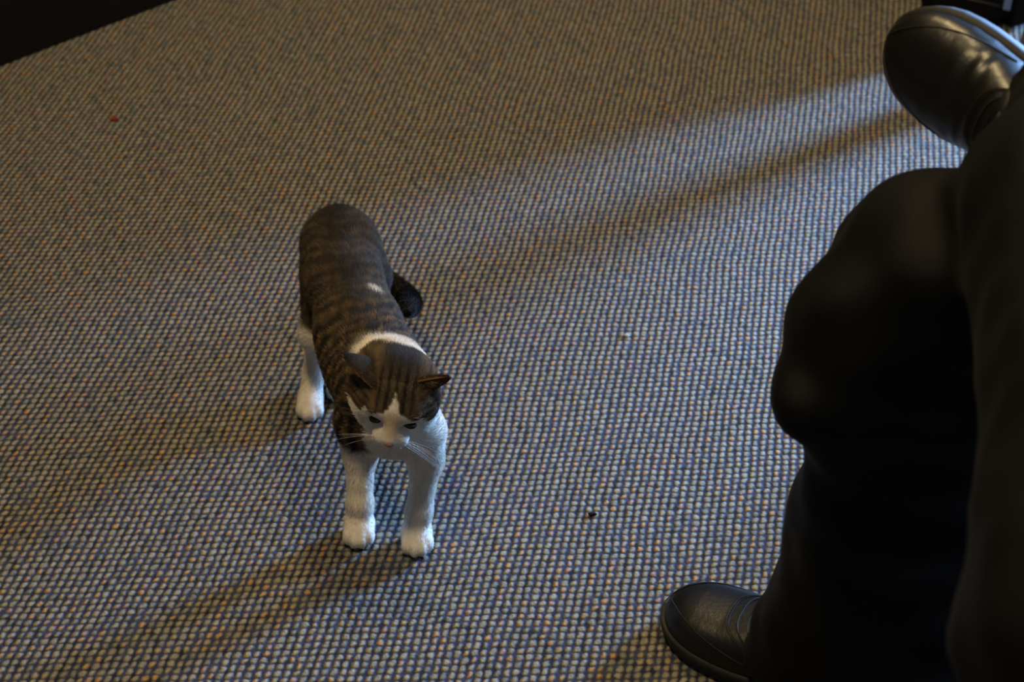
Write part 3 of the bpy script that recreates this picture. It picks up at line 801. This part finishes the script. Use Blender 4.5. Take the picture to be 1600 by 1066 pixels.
# --- trousers: one continuous cloth surface
TF = Field((0.10, 0.55, 0.015), (1.02, 1.32, 0.86), 0.006)
RK = V(0.372, 1.095, 0.540); RA = V(0.365, 1.045, 0.06); RH = V(0.78, 1.090, 0.535)
LA = V(0.503, 1.165, 0.655); LK = V(0.395, 0.650, 0.600); LH = V(0.78, 0.880, 0.54)
def cloth():
    T = TF
    T.chain([tuple(RA), (0.360, 1.048, 0.16), (0.350, 1.050, 0.30), tuple(RK)], [0.088, 0.080, 0.066, 0.080], 0.04)
    T.cone((0.296, 1.060, 0.06), (0.318, 1.05, 0.23), 0.054, 0.046, 0.04)       # hem falling over the instep
    T.chain([tuple(RK), (0.52, 1.085, 0.545), tuple(RH)], [0.090, 0.098, 0.118], 0.04)
    T.ell((0.300, 1.065, 0.495), (0.060, 0.068, 0.066), k=0.03)           # cloth bagging in front of the knee
    T.ell((0.254, 1.030, 0.456), (0.026, 0.036, 0.026), k=0.02)
    T.cone((0.300, 1.045, 0.44), (0.335, 1.05, 0.30), 0.050, 0.055, 0.03)
    T.chain([tuple(LA), (0.455, 1.03, 0.655), tuple(LK)], [0.082, 0.088, 0.098], 0.04)
    T.chain([tuple(LK), (0.58, 0.78, 0.60), tuple(LH)], [0.105, 0.112, 0.120], 0.04)
    T.cone((0.425, 1.020, 0.06), (0.400, 1.040, 0.25), 0.062, 0.045, 0.03)       # cloth at the calf
    T.cone((0.400, 1.040, 0.25), (0.400, 1.060, 0.45), 0.048, 0.060, 0.03)
    T.ell((0.84, 0.985, 0.555), (0.14, 0.17, 0.13), k=0.06)
    T.cone((0.88, 0.985, 0.56), (0.92, 0.985, 0.72), 0.145, 0.145, 0.05)
cloth()
def valley(pts, r=0.010, k=0.02):
    pts = spline(pts, 10)
    for i in range(len(pts) - 1): TF.cone(tuple(pts[i]), tuple(pts[i + 1]), r, r, k, sub=True)
valley([V(0.415, 1.00, 0.735), V(0.47, 0.985, 0.755), V(0.54, 0.98, 0.74)], 0.010, 0.025)
valley([V(0.405, 0.93, 0.735), V(0.47, 0.915, 0.755), V(0.53, 0.91, 0.735)], 0.010, 0.025)
# folds: shallow ripples in the cloth
sl, Pg = TF._sub(TF.lo, TF.lo + TF.h * (TF.n - 1))
fold = 0.0060 * wob(Pg * V(0.6, 1.3, 1.3), 6.0, 21, 2)
TF.F += fold.astype(np.float32)
# open hems: cut flat at the ankle ends
d_ra = Pg[..., 2] - 0.045 - 0.25 * (Pg[..., 0] - 0.36) * 0
TF.F = np.maximum(TF.F, np.where(Pg[..., 2] < 0.2, -d_ra, -1).astype(np.float32))
sh_dir = nrm(LA - LK)
cut = (Pg - (LA + sh_dir * 0.015)) @ sh_dir
near = np.linalg.norm(Pg - LA, axis=-1) < 0.16
TF.F = np.maximum(TF.F, np.where(near & (Pg[..., 1] > 1.06), cut, -1).astype(np.float32))
tv, tf_ = TF.mesh(); tv = smooth_mesh(tv, tf_, 2)
mesh_obj('trousers', tv, tf_, M['trousers'], PERSON, base=PB)['label'] = 'loose black cloth trousers'
# socks and ankles inside the hems
MB().tube([RA + V(0.0, 0, 0.02), RA + V(0.0, 0, 0.12)], [0.040, 0.045], 16).build('sock', M['lace'], PERSON, base=PB)
MB().tube([LA + sh_dir * 0.05, LA - sh_dir * 0.06], [0.040, 0.045], 16).build('sock', M['lace'], PERSON, base=PB)

# --- upper body, out of the picture: jumper, head and hands
JF = Field((0.50, 0.62, 0.55), (1.16, 1.36, 1.24), 0.010)
JF.chain([(0.93, 0.985, 0.70), (0.95, 0.985, 0.90), (0.955, 0.985, 1.06)], [0.150, 0.150, 0.140], 0.05)
for s in (-1, 1):
    JF.cone((0.95, 0.985 + s * 0.06, 1.10), (0.95, 0.985 + s * 0.18, 1.085), 0.085, 0.075, 0.05)
    JF.chain([(0.95, 0.985 + s * 0.20, 1.07), (0.90, 0.985 + s * 0.27, 0.82), (0.70, 0.985 + s * 0.17, 0.735)], [0.066, 0.054, 0.042], 0.03)
JF.cone((0.95, 0.985, 1.14), (0.945, 0.985, 1.19), 0.070, 0.062, 0.03)
jv, jf = JF.mesh(); jv = smooth_mesh(jv, jf, 2)
mesh_obj('jumper', jv, jf, M['jumper'], PERSON, base=PB)['label'] = 'plain black knitted jumper'
BF = Field((0.52, 0.70, 0.62), (1.10, 1.26, 1.54), 0.006)
BF.cone((0.945, 0.985, 1.14), (0.925, 0.985, 1.27), 0.055, 0.055, 0.03)
BF.ell((0.920, 0.985, 1.395), (0.098, 0.076, 0.112), k=0.02); BF.ell((0.868, 0.985, 1.325), (0.052, 0.054, 0.058), k=0.03)
BF.cone((0.824, 0.985, 1.395), (0.803, 0.985, 1.358), 0.010, 0.014, 0.012)
BF.ell((0.824, 0.985, 1.318), (0.014, 0.026, 0.010), k=0.012)
for s in (-1, 1):
    BF.ell((0.928, 0.985 + s * 0.078, 1.378), (0.020, 0.010, 0.032), k=0.008)
    BF.ell((0.836, 0.985 + s * 0.031, 1.412), (0.018, 0.022, 0.009), k=0.012)
bv, bf = BF.mesh(); bv = smooth_mesh(bv, bf, 2)
mesh_obj('body', bv, bf, M['skin'], PERSON, base=PB)
for s in (-1, 1):
    MB().ball((0.838, 0.985 + s * 0.031, 1.393), 0.012, 8).build('eye', M['eye'], PERSON, base=PB)
HFd = Field((0.80, 0.86, 1.32), (1.06, 1.11, 1.54), 0.006)
HFd.ell((0.934, 0.985, 1.418), (0.102, 0.084, 0.108), k=0.01)
HFd.ell((0.815, 0.985, 1.36), (0.07, 0.075, 0.085), k=0.02, sub=True)
hv, hf_ = HFd.mesh(); mesh_obj('hair', smooth_mesh(hv, hf_, 2), hf_, M['hair'], PERSON, base=PB)
for s in (-1, 1):
    HD = Field((0.50, 0.985 + s * 0.15 - 0.13, 0.66), (0.78, 0.985 + s * 0.15 + 0.13, 0.80), 0.004)
    hx, hy, hz = 0.655, 0.985 + s * 0.150, 0.722
    HD.cone((0.70, 0.985 + s * 0.165, 0.735), (hx, hy, hz), 0.030, 0.026, 0.02)
    HD.ell((hx - 0.03, hy, hz), (0.045, 0.040, 0.018), k=0.015)
    for i, (o_, L) in enumerate(((-0.03, 0.060), (-0.010, 0.072), (0.011, 0.067), (0.031, 0.050))):
        HD.chain([(hx - 0.06, hy + o_, hz), (hx - 0.06 - L * 0.6, hy + o_ * 1.1, hz + 0.004), (hx - 0.06 - L, hy + o_ * 1.1, hz - 0.016)], [0.0105, 0.0095, 0.0085], 0.004)
    HD.chain([(hx - 0.01, hy - s * 0.035, hz), (hx - 0.045, hy - s * 0.062, hz - 0.004), (hx - 0.072, hy - s * 0.066, hz - 0.012)], [0.014, 0.0115, 0.0095], 0.006)
    hv_, hf2 = HD.mesh(); mesh_obj('hand', smooth_mesh(hv_, hf2, 1), hf2, M['skin'], PERSON, base=PB)

# ------------------------------------------------------------------ furniture round the edges
# black sofa at the far left: its front runs along the carpet
def frame_box(mbx, o, u, n, a0, a1, b0, b1, z0, z1, bev=0.0):
    m = MB().box((a0, b0, z0), (a1, b1, z1), bev=bev)
    mbx.add([o + u * v[0] + n * v[1] + V(0, 0, v[2]) for v in m.v], m.f); return mbx
so = V(-0.863, 2.350, 0); su = nrm(V(0.26, 0.232, 0)); sn = V(-su[1], su[0], 0)
SOFA = empty('sofa', so, 'black sofa at the far left with its front down on the carpet', 'sofa')
frame_box(MB(), so, su, sn, -0.75, 1.05, 0.0, 0.80, 0.002, 0.26).build('base', M['black_fabric'], SOFA, base=so, smooth=False)
for a in (-0.58, 0.16): frame_box(MB(), so, su, sn, a, a + 0.73, 0.01, 0.60, 0.262, 0.42, 0.04).build('seat_cushion', M['black_fabric'], SOFA, base=so)
frame_box(MB(), so, su, sn, -0.59, 0.89, 0.60, 0.80, 0.262, 0.82, 0.05).build('backrest', M['black_fabric'], SOFA, base=so)
for a in (-0.75, 0.89): frame_box(MB(), so, su, sn, a, a + 0.16, 0.0, 0.80, 0.262, 0.58, 0.04).build('armrest', M['black_fabric'], SOFA, base=so)

# black backpack on the floor behind the raised shoe
bo = V(0.876, 2.652, 0); bu = nrm(V(0.17, -0.085, 0)); bn = V(-bu[1], bu[0], 0)
BAG = empty('backpack', bo, 'black backpack standing on the carpet behind the raised shoe', 'bag')
frame_box(MB(), bo, bu, bn, -0.095, 0.060, -0.18, 0.18, 0.001, 0.36, 0.03).build('main_pocket', M['black_fabric'], BAG, base=bo)
frame_box(MB(), bo, bu, bn, 0.055, 0.098, -0.165, 0.15, 0.004, 0.22, 0.02).build('front_pocket', M['black_fabric'], BAG, base=bo)
zp = spline([bo + bu * 0.099 + bn * x + V(0, 0, z) for x, z in ((-0.13, 0.165), (-0.06, 0.18), (0.06, 0.18), (0.12, 0.165))], 14)
MB().tube(zp, 0.003, 6).build('zip', M['sole'], BAG, base=bo)
MB().tube([bo + bu * x + bn * -0.181 + V(0, 0, 0.05) for x in (-0.07, 0.0, 0.05)], 0.0025, 6).build('piping', M['sole'], BAG, base=bo)
hd = spline([bo + bn * x + V(0, 0, z) for x, z in ((-0.05, 0.355), (-0.04, 0.395), (0.04, 0.395), (0.05, 0.355))], 14)
MB().tube(hd, 0.008, 8).build('handle', M['black_fabric'], BAG, base=bo)
for s in (-1, 1):
    st = spline([bo + bn * s * 0.09 + bu * b_ + V(0, 0, z) for b_, z in ((-0.095, 0.32), (-0.165, 0.25), (-0.175, 0.13), (-0.095, 0.04))], 16)
    MB().tube(st, 0.012, 8).build('strap', M['black_fabric'], BAG, base=bo)
tg = bo + bu * 0.062 - bn * 0.184 + V(0, 0, 0.042)
frame_box(MB(), tg, bu, bn, -0.006, 0.006, -0.0015, 0.0015, 0.006, 0.060).build('tag', M['paper'], BAG, base=bo, smooth=False)['label'] = 'small pale blue tag'

# wooden table standing over the backpack: one tan leg shows at the picture edge
tx0, ty0, tw = 0.874, 2.335, 0.72
TB = empty('table', V(tx0 + tw / 2, ty0 + tw / 2, 0), 'wooden table with tan legs standing over the black backpack', 'table')
tbb = V(tx0 + tw / 2, ty0 + tw / 2, 0)
for a_ in (0, 1):
    for b_ in (0, 1):
        x, y = tx0 + a_ * tw, ty0 + b_ * tw
        MB().tube([(x, y, 0.001), (x, y, 0.69)], [0.031, 0.034], 18).build('leg', M['wood'], TB, base=tbb)
MB().box((tx0 - 0.05, ty0 - 0.05, 0.70), (tx0 + tw + 0.05, ty0 + tw + 0.05, 0.73), bev=0.008).build('tabletop', M['wood'], TB, base=tbb)
for a_ in (0, 1):
    MB().box((tx0 + 0.02, ty0 + a_ * tw - 0.009, 0.62), (tx0 + tw - 0.02, ty0 + a_ * tw + 0.009, 0.70)).build('apron', M['wood'], TB, base=tbb, smooth=False)
    MB().box((tx0 + a_ * tw - 0.009, ty0 + 0.02, 0.62), (tx0 + a_ * tw + 0.009, ty0 + tw - 0.02, 0.70)).build('apron', M['wood'], TB, base=tbb, smooth=False)

# the person's chair, mostly out of the picture
cb = V(0.86, 0.985, 0)
CH = empty('chair', cb, 'black metal chair under the seated person', 'chair')
MB().box((0.64, 0.75, 0.365), (1.10, 1.22, 0.425), bev=0.025).build('seat', M['black_fabric'], CH, base=cb)
for x, y in ((0.69, 0.79), (0.69, 1.18), (1.07, 0.79), (1.07, 1.18)):
    tx = x + (0.03 if x > 0.8 else -0.01)
    MB().tube([(tx, y, 0.001), (x, y, 0.38)] if x < 0.8 else [(tx, y, 0.001), (x, y, 0.38), (x + 0.05, y, 0.86)], 0.011, 10).build('leg', M['metal'], CH, base=cb)
MB().box((1.095, 0.78, 0.60), (1.135, 1.19, 0.88), bev=0.018).build('backrest', M['black_fabric'], CH, base=cb)

# specks of fluff lying on the carpet
def speck(name, c, r, mat, label, cat):
    m = MB().ball((0, 0, 0), 1.0, 7); v = np.array(m.v); v = v * (1 + 0.28 * wob(v, 0.7, int(abs(c[0]) * 1000))[:, None])
    mesh_obj(name, v * V(*r) + V(c[0], c[1], r[2] * 0.9), m.f, M[mat], origin=V(c[0], c[1], 0)).update_tag()
    tag(bpy.context.scene.objects[name], label, cat)
speck('red_fluff', (-0.639, 2.187, 0), (0.0065, 0.0060, 0.0022), 'red_lint', 'tiny red fluff on the carpet before the black sofa', 'lint')
speck('pale_fluff', (0.155, 1.649, 0), (0.0040, 0.0032, 0.0018), 'pale_lint', 'tiny pale fluff on the carpet left of the bent knee', 'lint')
speck('dark_crumb', (0.096, 1.319, 0), (0.0055, 0.0030, 0.0020), 'dark_lint', 'tiny dark crumb on the carpet between cat and trousers', 'crumb')
